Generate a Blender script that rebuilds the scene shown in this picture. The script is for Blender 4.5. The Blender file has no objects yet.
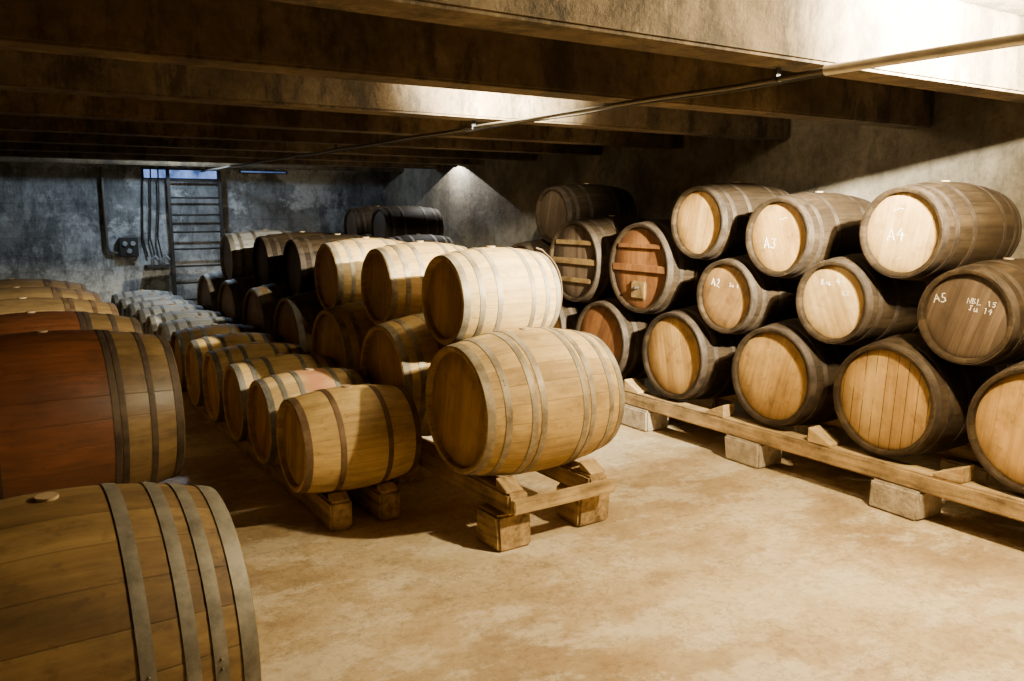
import bpy, bmesh, math, random
from mathutils import Vector, Matrix
random.seed(7)
S=bpy.context.scene; C=S.collection
PI=math.pi
# ------------------------------------------------------------ node helper
class G:
    def __init__(s,name):
        s.m=bpy.data.materials.new(name); s.m.use_nodes=True; s.t=s.m.node_tree; s.t.nodes.clear()
        s.out=s.n('ShaderNodeOutputMaterial'); s.b=s.n('ShaderNodeBsdfPrincipled'); s.l(s.b.outputs[0],s.out.inputs[0])
        s.tc=s.n('ShaderNodeTexCoord')
    def n(s,k,**kw):
        x=s.t.nodes.new(k)
        for a,b in kw.items(): setattr(x,a,b)
        return x
    def l(s,a,b): s.t.links.new(a,b)
    def put(s,sock,v):
        if hasattr(v,'links') or isinstance(v,bpy.types.NodeSocket): s.l(v,sock)
        else: sock.default_value=v
    def math(s,op,a,b=0.0,c=0.0,clamp=False):
        x=s.n('ShaderNodeMath',operation=op,use_clamp=clamp)
        s.put(x.inputs[0],a); s.put(x.inputs[1],b); s.put(x.inputs[2],c)
        return x.outputs[0]
    def mapping(s,vec,scale=(1,1,1),loc=(0,0,0)):
        x=s.n('ShaderNodeMapping'); s.l(vec,x.inputs[0]); x.inputs['Scale'].default_value=scale; s.put(x.inputs['Location'],loc)
        return x.outputs[0]
    def noise(s,vec,scale,detail=4,rough=.55):
        x=s.n('ShaderNodeTexNoise'); s.l(vec,x.inputs['Vector']); x.inputs['Scale'].default_value=scale
        x.inputs['Detail'].default_value=detail; x.inputs['Roughness'].default_value=rough
        return x.outputs[0]
    def ramp(s,f,stops):
        x=s.n('ShaderNodeValToRGB'); s.l(f,x.inputs[0]); e=x.color_ramp.elements
        while len(e)<len(stops): e.new(.5)
        for i,(p,c) in enumerate(stops):
            e[i].position=p; e[i].color=(c[0],c[1],c[2],1) if not isinstance(c,(int,float)) else (c,c,c,1)
        return x.outputs[0]
    def mix(s,f,a,b,blend='MIX'):
        x=s.n('ShaderNodeMix',data_type='RGBA',blend_type=blend)
        s.put(x.inputs[0],f)
        for k,v in ((6,a),(7,b)):
            if isinstance(v,tuple): v=(v[0],v[1],v[2],1)
            s.put(x.inputs[k],v)
        return x.outputs[2]
    def bump(s,h,st=.3,d=.01):
        x=s.n('ShaderNodeBump'); s.l(h,x.inputs['Height']); x.inputs['Strength'].default_value=st; x.inputs['Distance'].default_value=d
        s.l(x.outputs[0],s.b.inputs['Normal'])
    def fin(s,col,rough=.7,metal=0,spec=.4):
        s.put(s.b.inputs['Base Color'],col if not isinstance(col,tuple) else (col[0],col[1],col[2],1))
        s.put(s.b.inputs['Roughness'],rough); s.b.inputs['Metallic'].default_value=metal
        s.b.inputs['Specular IOR Level'].default_value=spec
        return s.m
def randvec(g):
    oi=g.n('ShaderNodeObjectInfo'); r=g.math('MULTIPLY',oi.outputs['Random'],37.0)
    cx=g.n('ShaderNodeCombineXYZ'); g.l(r,cx.inputs[0]); g.l(r,cx.inputs[1]); g.l(r,cx.inputs[2])
    return oi.outputs['Random'],cx.outputs[0]

def stave_mat(name,dark,mid,light,stain=.35,red=None,redhalf=.28,n=24,pink=None,seam=.6,spec=.35):
    g=G(name); ob=g.tc.outputs['Object']; sp=g.n('ShaderNodeSeparateXYZ'); g.l(ob,sp.inputs[0])
    rnd,rv=randvec(g)
    a=g.math('MULTIPLY',g.math('ARCTAN2',sp.outputs[2],sp.outputs[1]),n/(2*PI))
    idx=g.math('FLOOR',a); fr=g.math('FRACT',a)
    wn=g.n('ShaderNodeTexWhiteNoise',noise_dimensions='2D'); cx=g.n('ShaderNodeCombineXYZ'); g.l(idx,cx.inputs[0]); g.l(rnd,cx.inputs[1]); g.l(cx.outputs[0],wn.inputs['Vector'])
    mp=g.mapping(ob,(2.2,38,38),rv); gr=g.noise(mp,1.0,6,.65)
    big=g.noise(g.mapping(ob,(1.3,3,3),rv),2.2,6,.68)
    spots=g.noise(g.mapping(ob,(5,7,7),rv),3.0,5,.7)
    v=g.math('ADD',g.math('MULTIPLY',wn.outputs[0],.24),g.math('MULTIPLY',gr,.78))
    v=g.math('ADD',v,g.math('MULTIPLY',g.math('SUBTRACT',rnd,.5),.16))
    col=g.ramp(v,[(.15,dark),(.5,mid),(.88,light)])
    st=g.ramp(big,[(.44,0.0),(.68,1.0)])
    if red:
        ax=g.math('ABSOLUTE',sp.outputs[0]); mk=g.math('LESS_THAN',ax,redhalf)
        rc=g.ramp(v,[(.2,tuple(c*.45 for c in red)),(.55,red),(.85,tuple(c*1.7 for c in red))])
        col=g.mix(g.math('MULTIPLY',mk,.92),col,rc)
    col=g.mix(g.math('MULTIPLY',st,stain),col,tuple(c*.35 for c in dark))
    s2=g.ramp(spots,[(.56,0.0),(.72,1.0)]); col=g.mix(g.math('MULTIPLY',s2,stain*.9),col,tuple(c*.4 for c in dark))
    if pink:
        ax=g.math('ABSOLUTE',sp.outputs[0]); mk=g.ramp(ax,[(.03,1.0),(.14,0.0)])
        top=g.math('GREATER_THAN',sp.outputs[2],.1)
        col=g.mix(g.math('MULTIPLY',g.math('MULTIPLY',mk,top),.6),col,pink)
    edge=g.math('ABSOLUTE',g.math('SUBTRACT',fr,.5))
    ln=g.ramp(edge,[(.472,0.0),(.497,1.0)])
    col=g.mix(g.math('MULTIPLY',ln,seam),col,tuple(c*.2 for c in dark))
    h=g.math('SUBTRACT',g.math('MULTIPLY',gr,.35),ln); g.bump(h,.4,.003)
    return g.fin(col,g.math('ADD',.3 if red else .5,g.math('MULTIPLY',gr,.3)),0,spec)
def head_mat(name,dark,mid,light,stain=.3,pw=.088,seam=.75,wide=0):
    g=G(name); ob=g.tc.outputs['Object']; sp=g.n('ShaderNodeSeparateXYZ'); g.l(ob,sp.inputs[0])
    rnd,rv=randvec(g)
    a=g.math('ADD',g.math('DIVIDE',sp.outputs[1],pw),rnd); idx=g.math('FLOOR',a); fr=g.math('FRACT',a)
    wn=g.n('ShaderNodeTexWhiteNoise',noise_dimensions='2D'); cx=g.n('ShaderNodeCombineXYZ'); g.l(idx,cx.inputs[0]); g.l(rnd,cx.inputs[1]); g.l(cx.outputs[0],wn.inputs['Vector'])
    gr=g.noise(g.mapping(ob,(30,42,2.4),rv),1.0,6,.62); big=g.noise(g.mapping(ob,(1,3,2),rv),2.0,6,.72)
    drip=g.noise(g.mapping(ob,(1,1,1),rv),9.0,5,.7)
    v=g.math('ADD',g.math('MULTIPLY',wn.outputs[0],.24),g.math('MULTIPLY',gr,.72))
    v=g.math('ADD',v,g.math('MULTIPLY',g.math('SUBTRACT',rnd,.5),.18))
    col=g.ramp(v,[(.15,dark),(.5,mid),(.88,light)])
    st=g.ramp(big,[(.45,0.0),(.70,1.0)])
    col=g.mix(g.math('MULTIPLY',st,stain*1.15),col,tuple(c*.35 for c in dark))
    d2=g.ramp(drip,[(.55,0.0),(.72,1.0)]); col=g.mix(g.math('MULTIPLY',d2,stain*1.4),col,tuple(c*.5 for c in dark))
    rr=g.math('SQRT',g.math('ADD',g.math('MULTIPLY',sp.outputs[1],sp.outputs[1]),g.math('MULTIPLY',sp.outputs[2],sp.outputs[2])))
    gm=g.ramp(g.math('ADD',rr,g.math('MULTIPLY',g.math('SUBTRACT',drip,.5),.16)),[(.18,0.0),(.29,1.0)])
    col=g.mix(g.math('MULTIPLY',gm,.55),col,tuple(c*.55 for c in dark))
    edge=g.math('ABSOLUTE',g.math('SUBTRACT',fr,.5)); ln=g.ramp(edge,[(.482-wide,0.0),(.498-wide*.5,1.0)])
    if wide: ln=g.math('MULTIPLY',ln,g.ramp(big,[(.38,0.0),(.5,1.0)]))
    col=g.mix(g.math('MULTIPLY',ln,seam),col,(.03,.015,.007))
    g.bump(g.math('SUBTRACT',g.math('MULTIPLY',gr,.4),ln),.4,.003)
    return g.fin(col,g.math('ADD',.42,g.math('MULTIPLY',gr,.3)),0,.3)
def hoop_mat(name,a,b,metal=.55,rough=.45):
    g=G(name); ob=g.tc.outputs['Object']; rnd,rv=randvec(g)
    n1=g.noise(g.mapping(ob,(1,1,1),rv),9,6,.72); n2=g.noise(ob,60,3)
    col=g.ramp(n1,[(.35,a),(.65,b)]); g.bump(n2,.15,.002)
    return g.fin(col,g.math('ADD',rough,g.math('MULTIPLY',n1,.25)),metal)
def timber_mat(name,dark,light,axis=1):
    g=G(name); ob=g.tc.outputs['Object']; rnd,rv=randvec(g)
    sc=[24,24,24]; sc[axis]=2.0
    gr=g.noise(g.mapping(ob,tuple(sc),rv),1.0,6,.65); big=g.noise(g.mapping(ob,(1,1,1),rv),5,5,.7)
    col=g.ramp(g.math('ADD',g.math('MULTIPLY',gr,.55),g.math('MULTIPLY',big,.45)),[(.38,dark),(.60,light)])
    g.bump(gr,.6,.008); return g.fin(col,.8)
def plain(name,c,rough=.6,metal=0):
    g=G(name); n=g.noise(g.tc.outputs['Object'],14,4); col=g.ramp(n,[(.3,tuple(x*.75 for x in c)),(.7,c)])
    return g.fin(col,rough,metal)

M={}
M['oak']=stave_mat('oak_staves_light',(.22,.13,.038),(.46,.30,.10),(.66,.46,.18),.5,seam=.5)
M['oakp']=stave_mat('oak_staves_wine_marked',(.20,.12,.04),(.42,.27,.095),(.60,.42,.18),.45,pink=(.30,.07,.035),seam=.5)
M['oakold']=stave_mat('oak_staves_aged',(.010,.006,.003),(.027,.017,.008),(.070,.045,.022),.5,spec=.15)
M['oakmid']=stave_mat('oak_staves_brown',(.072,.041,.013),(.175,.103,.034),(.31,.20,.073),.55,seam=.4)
M['oaktan']=stave_mat('oak_staves_tan',(.10,.06,.02),(.22,.135,.05),(.36,.24,.10),.5,seam=.5)
M['oakred']=stave_mat('oak_staves_red_middle',(.05,.028,.010),(.13,.077,.027),(.24,.155,.06),.55,red=(.105,.030,.009),seam=.3,spec=.5)
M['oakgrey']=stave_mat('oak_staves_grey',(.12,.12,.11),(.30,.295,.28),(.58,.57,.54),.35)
M['hlight']=head_mat('head_planks_tan',(.19,.092,.022),(.42,.235,.062),(.61,.385,.12),.46,seam=.5)
M['hpale']=head_mat('head_planks_pale',(.23,.125,.036),(.47,.29,.095),(.66,.455,.18),.42,seam=.35)
M['hgold']=head_mat('head_planks_golden',(.25,.135,.038),(.50,.305,.098),(.68,.46,.175),.32,seam=.4)
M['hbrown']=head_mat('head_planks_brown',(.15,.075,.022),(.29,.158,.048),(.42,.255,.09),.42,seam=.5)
M['hgap']=head_mat('head_planks_tan_open_seams',(.22,.11,.029),(.44,.25,.072),(.60,.39,.13),.36,.066,seam=.95,wide=.03)
M['hred']=head_mat('head_planks_reddish',(.09,.032,.009),(.20,.080,.022),(.31,.14,.042),.35,.06,wide=.02)
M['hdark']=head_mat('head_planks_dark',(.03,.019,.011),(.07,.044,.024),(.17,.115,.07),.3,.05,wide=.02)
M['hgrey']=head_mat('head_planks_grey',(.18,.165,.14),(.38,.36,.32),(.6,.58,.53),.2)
M['steel']=hoop_mat('galvanised_hoop',(.15,.115,.07),(.37,.31,.21),.5)
M['bronze']=hoop_mat('brown_hoop',(.085,.045,.02),(.19,.12,.065),.35,.5)
M['rust']=hoop_mat('rusty_hoop',(.026,.018,.012),(.085,.060,.040),.45,.5)
M['zinc']=hoop_mat('grey_hoop',(.10,.09,.07),(.24,.22,.18),.5,.45)
M['bung']=plain('bung_wood',(.40,.28,.16))
M['timber']=timber_mat('rail_timber',(.10,.06,.022),(.48,.32,.14),1)
M['timberx']=timber_mat('crossboard_timber',(.14,.085,.032),(.50,.35,.155),0)
M['wedge']=timber_mat('wedge_timber',(.20,.12,.045),(.52,.36,.16),1)
M['iron']=plain('dark_iron',(.04,.035,.03),.7,.3)
M['pipe']=plain('aged_conduit',(.10,.085,.065),.55,.3)
M['chrome']=plain('silver_conduit',(.80,.77,.70),.32,.6)
M['cable']=plain('black_cable',(.02,.02,.02),.6)
M['greybox']=plain('grey_plastic',(.30,.32,.32),.5)
M['chalk']=plain('white_chalk',(.84,.79,.68),.95)
M['cord']=plain('jute_cord',(.10,.06,.03),.9)
def concrete_block():
    g=G('concrete_block'); ob=g.tc.outputs['Object']; rnd,rv=randvec(g)
    n=g.noise(g.mapping(ob,(1,1,1),rv),12,6,.7); f=g.noise(ob,70,3)
    g.bump(g.math('ADD',n,f),.7,.012); return g.fin(g.ramp(n,[(.3,(.22,.17,.11)),(.7,(.54,.45,.32))]),.9)
M['block']=concrete_block()
def floor_m():
    g=G('floor_concrete'); ob=g.tc.outputs['Object']
    a=g.noise(ob,.7,9,.66); b=g.noise(g.mapping(ob,(1,1.6,1),(4,2,0)),1.5,9,.70); c=g.noise(ob,26,6,.75); e=g.noise(g.mapping(ob,(1,1,1),(3,9,2)),3.2,9,.76)
    col=g.ramp(a,[(.37,(.34,.235,.115)),(.5,(.52,.39,.215)),(.61,(.66,.53,.32))])
    pale=g.ramp(b,[(.505,0.0),(.56,1.0)])
    col=g.mix(g.math('MULTIPLY',pale,.52),col,(.78,.68,.49))
    dk=g.ramp(b,[(.35,1.0),(.455,0.0)]); col=g.mix(g.math('MULTIPLY',dk,.5),col,(.24,.15,.065))
    rs=g.ramp(e,[(.53,0.0),(.63,1.0)]); col=g.mix(g.math('MULTIPLY',rs,.48),col,(.34,.205,.085))
    wt=g.ramp(e,[(.35,1.0),(.42,0.0)]); col=g.mix(g.math('MULTIPLY',wt,.32),col,(.80,.71,.53))
    vein=g.noise(g.mapping(ob,(1,1,1),(9,7,0)),.9,10,.72); vm=g.ramp(g.math('ABSOLUTE',g.math('SUBTRACT',vein,.5)),[(.0,1.0),(.007,0.0)])
    col=g.mix(g.math('MULTIPLY',vm,.5),col,(.17,.10,.045))
    sp=g.ramp(c,[(.35,.45),(.52,1.0)]); col=g.mix(.5,col,sp,'MULTIPLY')
    g.bump(g.math('ADD',c,g.math('MULTIPLY',b,2)),.4,.009)
    return g.fin(col,g.ramp(a,[(.38,.38),(.62,.75)]),0,.4)
M['floor']=floor_m()
def conc(name,dark,mid,light,blocks=0,streak=.5,pale=None):
    g=G(name); ob=g.tc.outputs['Object']
    a=g.noise(ob,1.1,9,.72); c=g.noise(ob,16,6,.75); s=g.noise(g.mapping(ob,(2.5,2.5,.9),(1,2,3)),1.6,9,.78)
    col=g.ramp(a,[(.36,dark),(.5,mid),(.63,light)])
    if pale:
        p=g.noise(g.mapping(ob,(1,1,1.4),(5,5,5)),1.3,8,.7); col=g.mix(g.ramp(p,[(.5,0.0),(.56,.8)]),col,pale)
    col=g.mix(g.math('MULTIPLY',g.ramp(s,[(.49,0.0),(.58,1.0)]),streak),col,tuple(x*.25 for x in dark))
    col=g.mix(.5,col,g.ramp(c,[(.35,.4),(.55,1.0)]),'MULTIPLY')
    h=g.math('ADD',c,a)
    if blocks:
        br=g.n('ShaderNodeTexBrick'); sp=g.n('ShaderNodeSeparateXYZ'); g.l(ob,sp.inputs[0]); cx=g.n('ShaderNodeCombineXYZ')
        g.l(g.math('ADD',sp.outputs[0],sp.outputs[1]),cx.inputs[0]); g.l(sp.outputs[2],cx.inputs[1]); g.l(cx.outputs[0],br.inputs[0])
        br.inputs['Color1'].default_value=(1,1,1,1); br.inputs['Color2'].default_value=(.85,.85,.85,1); br.inputs['Mortar'].default_value=(.5,.5,.5,1)
        br.inputs['Scale'].default_value=1; br.inputs['Mortar Size'].default_value=.006; br.inputs['Brick Width'].default_value=.5; br.inputs['Row Height'].default_value=.22
        col=g.mix(blocks,col,br.outputs[0],'MULTIPLY')
    g.bump(h,.6,.015); return g.fin(col,.88)
M['wallb']=conc('back_wall_blocks',(.11,.11,.105),(.22,.22,.215),(.36,.36,.35),.35,.55,(.50,.50,.48))
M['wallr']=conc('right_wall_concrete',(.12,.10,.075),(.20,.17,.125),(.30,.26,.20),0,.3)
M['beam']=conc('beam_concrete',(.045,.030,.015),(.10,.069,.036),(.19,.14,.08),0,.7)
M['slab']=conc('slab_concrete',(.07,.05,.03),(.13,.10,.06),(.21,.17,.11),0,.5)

# ------------------------------------------------------------ mesh helpers
def link(name,bm,mat,parent=None,loc=(0,0,0),smooth=False,ang=None):
    me=bpy.data.meshes.new(name); bmesh.ops.recalc_face_normals(bm,faces=bm.faces); bm.to_mesh(me); bm.free()
    if smooth:
        for p in me.polygons: p.use_smooth=True
        if ang: me.set_sharp_from_angle(angle=math.radians(ang))
    me.materials.append(mat)
    o=bpy.data.objects.new(name,me); C.objects.link(o); o.location=loc
    if parent: o.parent=parent
    return o
def tag(o,label,cat,group=None):
    o['label']=label; o['category']=cat
    if group: o['group']=group
    return o
def empty(name,loc,label,cat,group=None,rz=0):
    o=bpy.data.objects.new(name,None); C.objects.link(o); o.location=loc; o.rotation_euler=(0,0,rz); o.empty_display_size=.1
    return tag(o,label,cat,group)
def bx(bm,x0,x1,y0,y1,z0,z1,bev=0,jit=0):
    r=bmesh.ops.create_cube(bm,size=1); vs=r['verts']
    for v in vs: v.co=Vector(((x0+x1)/2+v.co.x*(x1-x0),(y0+y1)/2+v.co.y*(y1-y0),(z0+z1)/2+v.co.z*(z1-z0)))
    if jit:
        for v in vs: v.co+=Vector([random.uniform(-jit,jit) for _ in range(2)]+[0])
    if bev: bmesh.ops.bevel(bm,geom=list({e for v in vs for e in v.link_edges}),offset=bev,segments=2,affect='EDGES')
def box(name,x0,x1,y0,y1,z0,z1,mat,label=None,cat=None,group=None,bev=.006,jit=0,parent=None,sub=0):
    bm=bmesh.new(); c=((x0+x1)/2,(y0+y1)/2,z0)
    bx(bm,x0-c[0],x1-c[0],y0-c[1],y1-c[1],0,z1-z0,bev,jit)
    o=link(name,bm,mat,parent,c)
    if label: tag(o,label,cat,group)
    return o
def lathe(bm,prof,seg=56,closed=True):
    rings=[]
    for x,r in prof:
        rings.append([bm.verts.new((x,r*math.cos(2*PI*k/seg),r*math.sin(2*PI*k/seg))) for k in range(seg)])
    n=len(rings)
    for i in range(n if closed else n-1):
        a=rings[i]; b=rings[(i+1)%n]
        for k in range(seg): bm.faces.new((a[k],a[(k+1)%seg],b[(k+1)%seg],b[k]))
    return rings
def tube_bm(pts,r,seg=8,bm=None):
    bm=bm or bmesh.new(); P=[Vector(p) for p in pts]; rings=[]
    prev=None
    for i,p in enumerate(P):
        d=(P[min(i+1,len(P)-1)]-P[max(i-1,0)]).normalized()
        u=Vector((0,0,1)) if abs(d.z)<.9 else Vector((1,0,0))
        if prev is not None: u=prev
        s=d.cross(u)
        if s.length<1e-4: s=d.cross(Vector((1,0,0)))
        s.normalize(); u=s.cross(d).normalized(); prev=u
        rings.append([bm.verts.new(p+(s*math.cos(2*PI*k/seg)+u*math.sin(2*PI*k/seg))*r) for k in range(seg)])
    for a,b in zip(rings,rings[1:]):
        for k in range(seg): bm.faces.new((a[k],a[(k+1)%seg],b[(k+1)%seg],b[k]))
    bm.faces.new(rings[0]); bm.faces.new(rings[-1]); return bm
def tube(name,pts,r,mat,parent=None,seg=8):
    o0=Vector(pts[0]) if parent is None else Vector((0,0,0))
    return link(name,tube_bm([Vector(p)-o0 for p in pts],r,seg),mat,parent,o0,True,50)

# ------------------------------------------------------------ setting
def struct(name,x0,x1,y0,y1,z0,z1,mat,bev=0):
    bm=bmesh.new(); bx(bm,x0,x1,y0,y1,z0,z1,bev); o=link(name,bm,mat); o['kind']='structure'; return o
XL,XR,YF,YB=-1.7,5.6,-1.6,12.3; ZB,ZC=2.25,2.6
struct('floor',XL-.2,XR+.2,YF-.2,YB+.2,-.2,0,M['floor'])
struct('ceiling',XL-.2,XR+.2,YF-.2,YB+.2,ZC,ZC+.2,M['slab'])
struct('wall_left',XL-.2,XL,YF,YB,0,ZC,M['wallr'])
struct('wall_right',XR,XR+.2,YF,YB,0,ZC,M['wallr'])
struct('wall_back',XL-.2,XR+.2,YB,YB+.2,0,ZC,M['wallb'])
struct('wall_front',XL-.2,XR+.2,YF-.2,YF,0,ZC,M['wallr'])
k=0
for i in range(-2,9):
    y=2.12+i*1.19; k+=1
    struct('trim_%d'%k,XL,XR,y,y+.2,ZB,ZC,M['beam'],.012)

def window(n,x0,x1,z0,z1,em):
    fr=bmesh.new()
    for a in ((x0,x1,z0,z0+.012),(x0,x1,z1-.012,z1),(x0,x0+.02,z0,z1),(x1-.02,x1,z0,z1)): bx(fr,a[0],a[1],YB-.03,YB+.005,a[2],a[3])
    f=link('window_%d'%n,fr,M['iron']); f['kind']='structure'
    g=G('window_daylight_%d'%n); nn=g.noise(g.tc.outputs['Object'],3,4,.6); g.fin((.2,.3,.5),.3)
    g.l(g.ramp(nn,[(.35,(.02,.05,.16)),(.6,(.25,.40,.95))]),g.b.inputs['Emission Color']); g.b.inputs['Emission Strength'].default_value=em
    pb=bmesh.new(); bx(pb,x0+.02,x1-.02,YB-.015,YB-.005,z0+.012,z1-.012); link('pane',pb,g.m,f)
window(1,2.0,3.0,2.10,2.235,1.6)
window(2,3.30,4.0,2.20,2.245,.6)

# ------------------------------------------------------------ barrels
TYPES={ # bilge r, head r, length, hoop centres (fraction of half length), hoop width
 'small':(.285,.245,.65,(.93,.66,.34),.030),
 'keg':(.285,.245,.66,(.93,.40),.030),
 'stout':(.385,.325,.86,(.94,.74,.42,.30),.034),
 'racklow':(.36,.315,.88,(.94,.72,.36),.036),
 'rackup':(.285,.247,.82,(.94,.74,.38),.034),
 'rackbig':(.38,.34,.86,(.94,.72,.36),.036),
 'puncheon':(.47,.39,1.18,(.96,.74,.50,.44),.030),
 'front':(.42,.355,.82,(.94,.76,.60,.36),.034)}
def rad(ty,x):
    rb,rh,L,_,_=TYPES[ty]; return rh+(rb-rh)*(1-(x/(L/2))**2)
CACHE={}
def meshes(ty):
    if ty in CACHE: return CACHE[ty]
    rb,rh,L,hs,hw=TYPES[ty]; h=L/2
    R=lambda x: rad(ty,x)
    T={}
    bm=bmesh.new(); N=18
    prof=[(-h+.004,rh-.024),(-h,rh-.016),(-h,rh-.004)]+[(-h+.004+(L-.008)*i/N,R(-h+.004+(L-.008)*i/N)) for i in range(N+1)]+[(h,rh-.004),(h,rh-.016),(h-.004,rh-.024),(h-.045,rh-.028),(h-.05,rh-.05),(-h+.05,rh-.05),(-h+.045,rh-.028)]
    lathe(bm,prof,64)
    T['staves']=bm
    bm=bmesh.new(); r0=rh-.027
    rings=lathe(bm,[(-.011,.0005),(-.011,r0*.5),(-.011,r0-.012),(-.006,r0),(.006,r0),(.011,r0-.012),(.011,.0005)],64,False)
    bm.faces.new(rings[0]); bm.faces.new(rings[-1])
    T['head']=bm
    for j,s in enumerate(hs):
        for sg in (-1,1):
            w=hw*(1.25 if j==0 else 1); c=sg*s*h; x0=max(-h+.003,c-w/2); x1=min(h-.003,c+w/2)
            bm=bmesh.new(); lathe(bm,[(x0,R(x0)-.002),(x0,R(x0)+.003),((x0+x1)/2,R((x0+x1)/2)+.0036),(x1,R(x1)+.003),(x1,R(x1)-.002)],64)
            for q in (-.012,.012):
                m=Matrix.Translation((c,q,0)) @ Matrix.Translation((0,0,R(c)+.004)); bmesh.ops.create_icosphere(bm,subdivisions=1,radius=.004,matrix=m)
            T['hoop%d_%d'%(j,sg)]=bm
    bm=bmesh.new(); bmesh.ops.create_cone(bm,cap_ends=True,segments=20,radius1=.024,radius2=.027,depth=.03,matrix=Matrix.Translation((0,0,rb-.008)))
    T['bung']=bm
    out={}
    for kk,b in T.items():
        nm='hoop' if kk.startswith('hoop') else kk
        me=bpy.data.meshes.new(ty+'_'+nm); bmesh.ops.recalc_face_normals(b,faces=b.faces); b.to_mesh(me); b.free()
        for p in me.polygons: p.use_smooth=True
        me.set_sharp_from_angle(angle=math.radians(35)); me.materials.append(M['oak']); out[kk]=me
    CACHE[ty]=out; return out
def part(nm,me,mat,parent,loc):
    o=bpy.data.objects.new(nm,me); C.objects.link(o); o.parent=parent; o.location=loc
    o.material_slots[0].link='OBJECT'; o.material_slots[0].material=mat; return o
def barrel(ty,x0,y,zc,label,group,body='oak',head='hlight',hoop='steel',hrot=None,yaw=None,bar=None):
    rb,rh,L,hs,hw=TYPES[ty]; T=meshes(ty)
    root=empty('wine_barrel',(x0+L/2,y,zc-rb),label,'barrel',group,random.uniform(-.012,.012) if yaw is None else yaw)
    st=part('staves',T['staves'],M[body],root,(0,0,rb)); st.rotation_euler.x=random.uniform(0,6.28) if not body in('oakp',) else 0
    hr=random.uniform(-.5,.5) if hrot is None else hrot
    for sg in (-1,1):
        hd=part('head',T['head'],M[head],root,(sg*(L/2-.038),0,rb)); hd.rotation_euler.x=hr
    for kk,me in T.items():
        if kk.startswith('hoop'):
            o=part('hoop',me,M[hoop],root,(0,0,rb)); o.rotation_euler.x=random.uniform(0,6.28)
    part('bung',T['bung'],M['bung'],root,(0,0,rb))
    if bar is not None:
        for zz,hh in bar:
            bm=bmesh.new(); w=math.sqrt((rh-.034)**2-(abs(zz)+hh)**2); bx(bm,-.012,.010,-w,w,zz-hh,zz+hh,.005); link('head_bar',bm,M['hred' if head=='hred' else 'oakmid'],root,(-L/2+.018,0,rb))
        if head=='hred':
            bm=bmesh.new(); bx(bm,-.010,.010,-.085,.085,-.24,-.10,.012); link('hatch',bm,M['oakmid'],root,(-L/2+.020,0,rb))
            bm=bmesh.new(); bmesh.ops.create_cone(bm,cap_ends=True,segments=16,radius1=.014,radius2=.010,depth=.05,matrix=Matrix.Rotation(-PI/2,4,'Y')); link('hatch_screw',bm,M['iron'],root,(-L/2-.005,0,rb-.15))
    return root
def nest(a,b,r,g=.004):
    (y1,z1,r1),(y2,z2,r2)=a,b; d=math.hypot(y2-y1,z2-z1); A=r1+r+g; B=r2+r+g
    if A+B<=d: raise Exception('gap %s %s'%(a,b))
    p=(A*A-B*B+d*d)/(2*d); h=math.sqrt(max(0,A*A-p*p)); ux,uz=(y2-y1)/d,(z2-z1)/d
    return (y1+p*ux-h*uz, z1+p*uz+h*ux, r)
GL={ # chalk strokes in a 1 x 1.4 box
 'A':[[(0,0),(.45,1.4),(.95,.0)],[(.15,.5),(.85,.55)]],
 '4':[[(.6,1.4),(.05,.55),(.95,.6)],[(.7,1.0),(.62,0)]],
 '3':[[(.1,1.25),(.5,1.4),(.85,1.1),(.4,.75),(.85,.45),(.5,0),(.05,.15)]],
 '2':[[(.1,1.15),(.45,1.4),(.8,1.05),(.1,.05),(.95,.0)]],
 '5':[[(.9,1.4),(.2,1.35),(.15,.85),(.7,.8),(.8,.3),(.4,0),(.05,.1)]],
 '1':[[(.3,1.1),(.55,1.4),(.5,0)]],
 'N':[[(.05,0),(.1,1.35),(.8,.05),(.9,1.4)]],
 'B':[[(.1,0),(.12,1.4),(.7,1.2),(.15,.75),(.85,.4),(.1,0)]],
 'L':[[(.15,1.4),(.1,0),(.85,.05)]],
 'J':[[(.2,1.35),(.9,1.4)],[(.6,1.4),(.55,.2),(.3,0),(.05,.2)]],
 'u':[[(.1,.8),(.15,.15),(.5,0),(.8,.2),(.85,.85)],[(.85,.5),(.95,0)]],
 'R':[[(.1,0),(.12,1.4),(.75,1.15),(.15,.7),(.9,0)]],
 '~':[[(-.3,.5),(.1,.85),(.5,.5),(.9,.75),(1.4,.45)]],
 '-':[[(-.2,.6),(.9,.7)]],' ':[]}
def chalk(root,ty,txt,size,dy,dz,rot=0,w=None):
    rb,rh,L,_,_=TYPES[ty]; bm=bmesh.new(); u=size*.5; lines=txt.split('\n')
    for li,t in enumerate(lines):
        for ci,ch in enumerate(t):
            for st in GL[ch]:
                P=[]
                for (x,y) in st:
                    X=(ci-(len(t)-1)/2-.5)*1.25*u+x*u+random.uniform(-.12,.12)*u; Z=(y-.7-li*1.9+(len(lines)-1)*.95)*u+random.uniform(-.12,.12)*u
                    P.append((X*math.cos(rot)-Z*math.sin(rot),X*math.sin(rot)+Z*math.cos(rot)))
                tube_bm([(0,-p[0],p[1]) for p in P],w or (.0018 if size<.06 else .0032),5,bm)
    q=link('chalk_mark',bm,M['chalk'],root,(-L/2+.0265,-dy,rb+dz)); q.scale=(.5,1,1)
    q['label']='handwritten white chalk marking'

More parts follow.
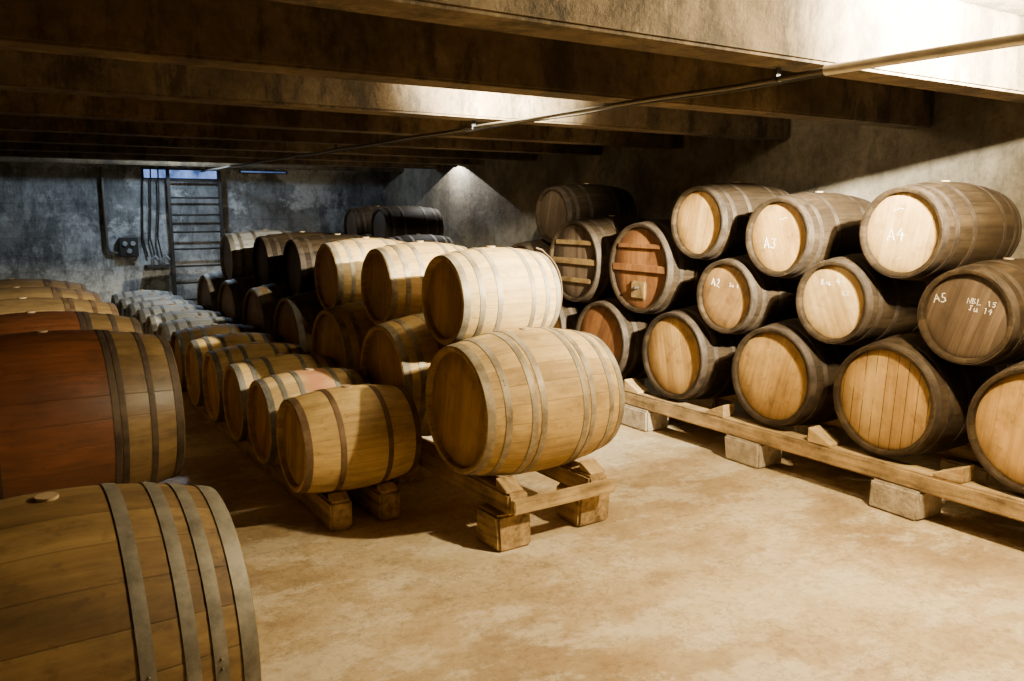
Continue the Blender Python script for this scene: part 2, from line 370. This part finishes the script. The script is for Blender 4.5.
# --- right rack
RT=.275; XH=4.25
ZR=RT+rad('racklow',.28)+.006
GB='large barrels in the bottom row of the right rack'; GM='barrels in the middle row of the right rack'; GT='barrels in the top row of the right rack'
low=[(1.89,'large barrel at the right edge of the photo, bottom row of the rack','oakold','hlight','rust',.1),
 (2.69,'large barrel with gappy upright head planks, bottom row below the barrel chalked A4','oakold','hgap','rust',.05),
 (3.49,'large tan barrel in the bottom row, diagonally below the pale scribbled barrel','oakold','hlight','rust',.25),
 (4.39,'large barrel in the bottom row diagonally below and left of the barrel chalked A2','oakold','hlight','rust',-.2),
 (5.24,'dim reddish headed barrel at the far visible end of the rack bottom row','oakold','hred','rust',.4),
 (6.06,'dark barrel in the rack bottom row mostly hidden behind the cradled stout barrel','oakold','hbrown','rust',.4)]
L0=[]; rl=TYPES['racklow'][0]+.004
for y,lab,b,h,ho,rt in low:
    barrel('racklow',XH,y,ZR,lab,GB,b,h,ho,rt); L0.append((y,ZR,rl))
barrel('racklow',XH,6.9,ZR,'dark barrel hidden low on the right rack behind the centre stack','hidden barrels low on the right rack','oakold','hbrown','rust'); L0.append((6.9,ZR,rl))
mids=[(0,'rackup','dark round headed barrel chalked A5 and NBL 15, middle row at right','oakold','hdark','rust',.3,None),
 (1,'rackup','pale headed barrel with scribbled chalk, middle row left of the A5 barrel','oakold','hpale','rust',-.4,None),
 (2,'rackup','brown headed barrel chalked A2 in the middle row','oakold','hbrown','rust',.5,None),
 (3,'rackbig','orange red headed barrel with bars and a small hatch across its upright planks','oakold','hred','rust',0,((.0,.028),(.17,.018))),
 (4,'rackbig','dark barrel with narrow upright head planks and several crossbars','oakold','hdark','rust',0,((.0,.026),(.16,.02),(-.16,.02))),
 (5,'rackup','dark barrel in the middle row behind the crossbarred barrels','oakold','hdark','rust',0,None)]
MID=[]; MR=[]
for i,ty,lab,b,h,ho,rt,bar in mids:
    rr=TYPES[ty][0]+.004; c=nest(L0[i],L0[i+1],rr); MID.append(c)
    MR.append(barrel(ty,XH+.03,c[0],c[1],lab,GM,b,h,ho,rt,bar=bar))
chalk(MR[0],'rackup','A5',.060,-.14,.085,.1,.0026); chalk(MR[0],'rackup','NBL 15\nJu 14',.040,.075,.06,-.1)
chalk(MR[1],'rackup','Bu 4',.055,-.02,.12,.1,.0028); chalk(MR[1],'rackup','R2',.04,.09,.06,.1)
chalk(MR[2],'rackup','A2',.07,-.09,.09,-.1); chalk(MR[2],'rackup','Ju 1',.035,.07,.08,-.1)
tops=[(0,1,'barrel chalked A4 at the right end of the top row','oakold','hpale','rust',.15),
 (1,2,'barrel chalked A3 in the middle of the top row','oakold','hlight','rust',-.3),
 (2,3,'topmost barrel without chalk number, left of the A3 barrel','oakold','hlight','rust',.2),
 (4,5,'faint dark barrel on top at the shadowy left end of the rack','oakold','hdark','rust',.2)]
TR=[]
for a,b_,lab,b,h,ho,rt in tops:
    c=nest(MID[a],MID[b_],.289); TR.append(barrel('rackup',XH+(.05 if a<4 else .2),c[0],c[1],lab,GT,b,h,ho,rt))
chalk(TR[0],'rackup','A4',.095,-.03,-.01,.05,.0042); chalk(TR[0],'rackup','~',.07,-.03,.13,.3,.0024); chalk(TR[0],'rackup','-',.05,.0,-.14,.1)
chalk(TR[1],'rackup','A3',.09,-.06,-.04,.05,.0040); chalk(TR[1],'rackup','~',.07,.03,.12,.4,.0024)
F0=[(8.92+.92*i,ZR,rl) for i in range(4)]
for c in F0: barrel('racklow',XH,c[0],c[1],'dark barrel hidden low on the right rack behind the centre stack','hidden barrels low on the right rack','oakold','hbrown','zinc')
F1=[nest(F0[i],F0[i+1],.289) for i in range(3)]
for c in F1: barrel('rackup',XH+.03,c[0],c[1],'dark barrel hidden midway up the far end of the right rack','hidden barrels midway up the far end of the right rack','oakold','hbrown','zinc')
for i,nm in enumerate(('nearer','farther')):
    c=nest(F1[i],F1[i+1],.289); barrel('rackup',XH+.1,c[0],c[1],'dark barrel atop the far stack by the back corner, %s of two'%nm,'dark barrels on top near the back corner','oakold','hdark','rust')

ord_=['nearest','second','third','fourth','fifth','sixth','seventh','eighth','ninth','tenth','eleventh']
for x,s in ((4.215,'front'),(5.0,'rear')):
    box('timber_rail',x,x+.13,1.05,7.4,.17,RT,M['timber'],'long worn timber rail under the %s of the right rack'%s,'rail',None,.012,.004)
    box('timber_rail',x,x+.13,8.4,12.1,.17,RT,M['timber'],'far timber rail under the %s of the rack end by the back corner'%s,'rail',None,.012,.004)
for i,y in enumerate((1.45,2.55,3.65,4.73,5.8,6.9,8.7,9.7,10.7,11.7)):
    box('concrete_block',4.20,4.44,y-.15,y+.15,0,.17,M['block'],'concrete block under the front rack rail, %s from the photo right edge'%ord_[i],'block','blocks under the front rack rail',.014,.008)
    box('concrete_block',4.92,5.16,y-.15,y+.15,0,.17,M['block'],'concrete block hidden under the rear rack rail','block','blocks under the rear rack rail',.012,.005)
def wedge(x0,x1,y0,y1,z,h,sgn,label,group,mat='wedge'):
    bm=bmesh.new(); ya,yb=(y0,y1) if sgn>0 else (y1,y0); cx,cy=(x0+x1)/2,(y0+y1)/2
    P=[(x,yy-cy,zz) for x in (x0-cx,x1-cx) for yy,zz in ((ya,0),(yb,0),(yb,h*.2),(ya,h))]
    v=[bm.verts.new(p) for p in P]
    bm.faces.new(v[0:4]); bm.faces.new(v[4:8][::-1])
    for i in range(4): bm.faces.new((v[i],v[(i+1)%4],v[4+(i+1)%4],v[4+i]))
    bmesh.ops.recalc_face_normals(bm,faces=bm.faces); bmesh.ops.bevel(bm,geom=bm.edges[:],offset=.003,segments=1,affect='EDGES')
    return tag(link('wooden_wedge',bm,M[mat],None,(cx,cy,z)),label,'wedge',group)
for i,(a,b) in enumerate(zip(low,low[1:])):
    y=(a[0]+b[0])/2
    wedge(4.225,4.335,y-.10,y+.06,RT+.001,.09,-1 if i%2 else 1,'pale wooden wedge on the front rack rail, %s gap from the right'%ord_[i],'wedges on the front rack rail')

# --- centre stack
XC=1.985; GCB='stout barrels in the bottom row of the centre stack'; GCT='small barrels on top of the centre stack'
ys=[3.60,4.50,5.40,6.30,7.20,8.10,9.00]
ZS=.30+rad('stout',.16)+.006
labs=['large pale stout barrel with grey hoops on a timber cradle in the centre',
 'stout barrel in the bottom row just behind the cradled large pale barrel',
 'third stout barrel of the centre bottom row, under the second small top barrel',
 'fourth stout barrel of the centre bottom row in the shade',
 'fifth stout barrel of the centre bottom row, dim grey rim',
 'sixth stout barrel of the centre bottom row, next to last toward the back wall',
 'last stout barrel of the centre bottom row near the back wall']
B0=[]
for i,y in enumerate(ys):
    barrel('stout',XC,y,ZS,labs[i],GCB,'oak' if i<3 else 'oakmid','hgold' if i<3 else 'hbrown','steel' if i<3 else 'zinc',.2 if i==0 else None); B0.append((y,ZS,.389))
tl=['small pale barrel topping the front of the centre stack, rope at its end',
 'second small pale barrel on top of the centre stack',
 'third small barrel on top of the centre stack, half in shade',
 'fourth barrel on top of the centre stack, in deep shade',
 'fifth barrel on top of the centre stack, in deep shade',
 'bluish white barrel at the far end of the centre stack top row']
for i in range(6):
    ty='small' if i<3 else 'rackup'
    c=nest(B0[i],B0[i+1],TYPES[ty][0]+.004)
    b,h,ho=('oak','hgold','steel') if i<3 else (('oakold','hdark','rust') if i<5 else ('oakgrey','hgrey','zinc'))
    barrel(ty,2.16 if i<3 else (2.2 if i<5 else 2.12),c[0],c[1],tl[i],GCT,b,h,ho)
box('wooden_block',2.06,2.27,3.30,3.52,0,.19,M['timber'],'worn wooden block under the left front of the cradle','block','blocks under the centre cradle',.014,.008)
box('wooden_block',2.60,2.82,3.34,3.56,0,.19,M['timber'],'worn wooden block under the right front of the cradle','block','blocks under the centre cradle',.014,.008)
for i,y in enumerate((4.6,5.8,7.0,8.2,9.2)):
    for x in (2.07,2.61): box('wooden_block',x,x+.2,y-.1,y+.1,0,.19,M['timber'],'wooden block hidden under the rails of the centre stack','block','hidden blocks under the centre stack',.014,.005)
box('timber_rail',2.11,2.23,3.28,9.5,.19,.30,M['timber'],'left timber rail of the centre stack, end showing below the pale barrel','rail',None,.012,.004)
box('timber_rail',2.62,2.74,3.28,9.5,.19,.30,M['timber'],'right timber rail of the centre stack','rail',None,.012,.004)
box('cradle_board',2.12,2.76,3.235,3.275,.205,.275,M['timberx'],'horizontal board nailed across the front of the cradle','board',None,.005,.003)
wedge(2.11,2.21,3.30,3.40,.301,.055,-1,'wooden wedge chocking the left front of the large pale barrel','wedges on the cradle')
wedge(2.64,2.74,3.30,3.40,.301,.055,-1,'wooden wedge chocking the right front of the large pale barrel','wedges on the cradle')

# --- low row of small barrels
GC='small barrels in the low row beside the centre stack'
yl=[4.20+.585*i for i in range(12)]
ZL=.165+rad('small',.125)+.006
for i,y in enumerate(yl):
    nm=['small pale barrel with brown hoops at the front of the low row','second small barrel of the low row, wine red stain on top'][i] if i<2 else ('%s small barrel of the low row, counted from the front'%ord_[i] if i<11 else 'last small barrel of the low row near the back wall')
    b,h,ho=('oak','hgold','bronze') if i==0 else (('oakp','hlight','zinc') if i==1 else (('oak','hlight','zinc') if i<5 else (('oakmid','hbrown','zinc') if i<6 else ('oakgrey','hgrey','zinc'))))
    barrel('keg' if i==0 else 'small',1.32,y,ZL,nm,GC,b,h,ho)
box('timber_rail',1.46,1.58,4.00,10.9,0,.165,M['timber'],'left timber rail under the low row, front end exposed','rail',None,.012,.004)
box('timber_rail',1.74,1.86,4.00,10.9,0,.165,M['timber'],'right timber rail under the low row, front end exposed','rail',None,.012,.004)
wedge(1.47,1.57,4.005,4.06,.166,.035,-1,'small wooden wedge at the left front of the low row','wedges under the low row')
wedge(1.75,1.85,4.005,4.06,.166,.035,-1,'small wooden wedge at the right front of the low row','wedges under the low row')

# --- left row
GE='big barrels in the row along the left edge'
barrel('front',-.31,2.28,.15+rad('front',.15)+.006,'nearest barrel at the bottom left corner, brown staves and four grey hoops',None,'oakmid','hbrown','zinc',.3)
el=['big barrel with wine red middle staves behind the nearest left barrel','second red stained big barrel in the left row','third big barrel of the left row, tan top with a bung','fourth big barrel of the left row in shade','farthest big barrel of the left row']
ZE=.145+rad('puncheon',.29)+.006
for i,y in enumerate((4.85,5.81,6.77,7.73,8.69)):
    barrel('puncheon',-.33,y,ZE,el[i],GE,'oakred' if i<2 else 'oaktan','hbrown','rust' if i<2 else 'bronze')
for x,s in ((-.09,'left'),(.61,'right')):
    box('timber_rail',x-.06,x+.06,4.45,9.1,0,.145,M['timber'],'%s timber rail under the left row of big barrels'%s,'rail',None,.012,.004)
for x,s in ((-.10,'left'),(.30,'right')):
    box('timber_rail',x-.05,x+.05,1.9,2.66,0,.15,M['timber'],'short %s timber under the nearest barrel'%s,'rail',None,.012,.004)
wedge(.60,.67,4.46,4.60,.146,.07,-1,'pale wooden wedge at the front of the red stained barrel',None)

# --- conduit under the beams
root=empty('ceiling_conduit',(2.73,-1.5,2.2),'long thin conduit running under the beams, silver at its near end','pipe')
o=tube('silver_tube',[(0,0,0),(0,3.55,.01)],.019,M['chrome'],root,14); o['label']='thick bright silver tube section'
tube('dark_conduit',[(0,3.5,.012)]+[(0.006*math.sin(j*1.7),3.5+j*.5,.012-.010*abs(math.sin(j*1.3))) for j in range(1,20)]+[(0,13.6,0)],.011,M['pipe'],root,10)
tube('cable',[(.02,3.5,.0)]+[(.02+.004*math.sin(j*2.1),3.5+j*.4,-.002-.008*abs(math.sin(j*1.1))) for j in range(1,16)],.005,M['cable'],root,6)
for j in range(1,11,2):
    y=2.27+(j-1)*1.19+1.5
    bm=bmesh.new(); bx(bm,-.013,.013,y-.003,y+.003,-.004,.049,.001); link('bracket',bm,M['cable'],root)

# --- back wall fittings
lad=empty('ladder',(2.65,YB-.16,0),'dark ladder standing against the back wall under the narrow window','ladder')
for x in (-.35,.33): bm=bmesh.new(); bx(bm,x-.022,x+.022,-.02,.03,0,2.22,.004); link('stile',bm,M['iron'],lad)
for j in range(9):
    z=.2+j*.235; bm=tube_bm([(-.35,0,z),(.33,0,z)],.013,8); o=link('rung',bm,M['iron'] ,lad,smooth=True)
t=tube('wall_pipe',[(1.5,YB-.05,2.24),(1.5,YB-.05,1.2),(1.53,YB-.05,1.12),(1.62,YB-.05,1.1)],.022,M['pipe'])
tag(t,'vertical pipe on the back wall left of the ladder','pipe')
sw=empty('switch_box',(1.76,YB-.11,1.05),'switch box with round gauges beside the wall pipe','switch box')
bm=bmesh.new(); bx(bm,-.12,.12,0,.10,0,.26,.012); link('housing',bm,M['iron'],sw)
for x,z in ((-.05,.18),(.05,.18),(0,.08)):
    bm=bmesh.new(); bmesh.ops.create_cone(bm,cap_ends=True,segments=20,radius1=.035,radius2=.03,depth=.02,matrix=Matrix.Translation((x,-.011,z))@Matrix.Rotation(PI/2,4,'X')); link('gauge',bm,M['greybox'],sw)
for j,(x,s) in enumerate(((1.98,'leftmost'),(2.07,'middle'),(2.16,'rightmost'))):
    yy=YB-.04-.03*j
    t=tube('hanging_cable',[(x+.03,yy,2.24),(x+.01*j,yy,1.8),(x-.03,yy,1.3),(x+.02,yy,1.04-.03*j)],.011,M['cable'],None,6)
    tag(t,'%s of three black cables hanging on the back wall beside the ladder'%s,'cable','cables hanging beside the ladder')
sh=empty('wall_shelf',(2.3,YB-.17,.90),'small shelf with taps on the back wall at the ladder foot','shelf')
bm=bmesh.new(); bx(bm,-.35,-.03,-.1,.16,0,.03,.004); link('shelf_board',bm,M['iron'],sh)
for x in (-.28,-.14):
    bm=tube_bm([(x,-.05,.03),(x,-.05,.12),(x+.04,-.07,.16),(x+.08,-.08,.1)],.02,8); link('tap',bm,M['greybox'],sh,smooth=True)
cy,cz=4.06,1.208
P=[(2.822+.004*math.sin(a*2),cy-.235*math.sin(a)-.008,cz+.235*math.cos(a)) for a in [.35+i*.22 for i in range(10)]]
t=tube('rope',[(2.78,cy-.04,cz+.262),(2.812,cy-.055,cz+.25)]+P,.005,M['cord']); tag(t,'brown rope hanging over the end of the front top barrel','rope')

def lamp(x,y,z,power,col,label,r=.05,spot=None):
    e=empty('ceiling_lamp',(x,y,ZC),label,'lamp')  # fixture shared by the room's lamps and the added beam spots
    bm=bmesh.new(); bmesh.ops.create_cone(bm,cap_ends=True,segments=24,radius1=.10,radius2=.05,depth=.05,matrix=Matrix.Translation((0,0,-.025))); link('housing',bm,M['greybox'],e,smooth=True,ang=40)
    L=bpy.data.lights.new('lamp_light','SPOT' if spot else 'POINT'); L.energy=power; L.color=col; L.shadow_soft_size=r
    o=bpy.data.objects.new('lamp_light',L); C.objects.link(o); o.location=(0,0,z-ZC); o.parent=e
    if spot: L.spot_size=math.radians(spot[0]); L.spot_blend=spot[1]; o.rotation_euler=spot[2]
WARM=(1,.80,.46)
lamp(3.45,1.45,2.42,680,WARM,'warm ceiling lamp above the floor by the right rack')
lamp(3.5,1.25,2.44,11000,(1,.92,.70),'added bright spot light, whitens the near ceiling beam',.03,(112,1.0,(math.radians(100),0,math.radians(-6))))  # added fill spot, no such fixture in the cellar; brightens the near beam face
lamp(2.7,4.10,2.42,40,WARM,'warm ceiling lamp hidden between beams over the centre stack')
lamp(2.7,3.72,2.40,2600,(1,.92,.70),'added spot light, brightens a strip of the third ceiling beam',.03,(92,1.0,(math.radians(97),0,math.radians(-5))))  # added helper spot aimed at the beam face to make its bright strip
lamp(2.3,11.1,2.42,100,(.60,.78,1),'cool ceiling lamp hidden between beams by the back wall')
lamp(5.42,9.95,2.34,75,(.95,.93,.88),'small spot lamp near the right wall at the back corner',.01,(134,.04,(0,0,0)))

w=bpy.data.worlds.new('World'); S.world=w; w.use_nodes=True
w.node_tree.nodes['Background'].inputs[0].default_value=(.006,.0055,.005,1)
cam=bpy.data.cameras.new('Camera'); cam.sensor_width=36; cam.lens=825/1024*36; cam.clip_start=.05
o=bpy.data.objects.new('Camera',cam); C.objects.link(o); o.location=(0,0,1.7); o.rotation_euler=(math.radians(90-9.1),0,math.radians(-33)); S.camera=o
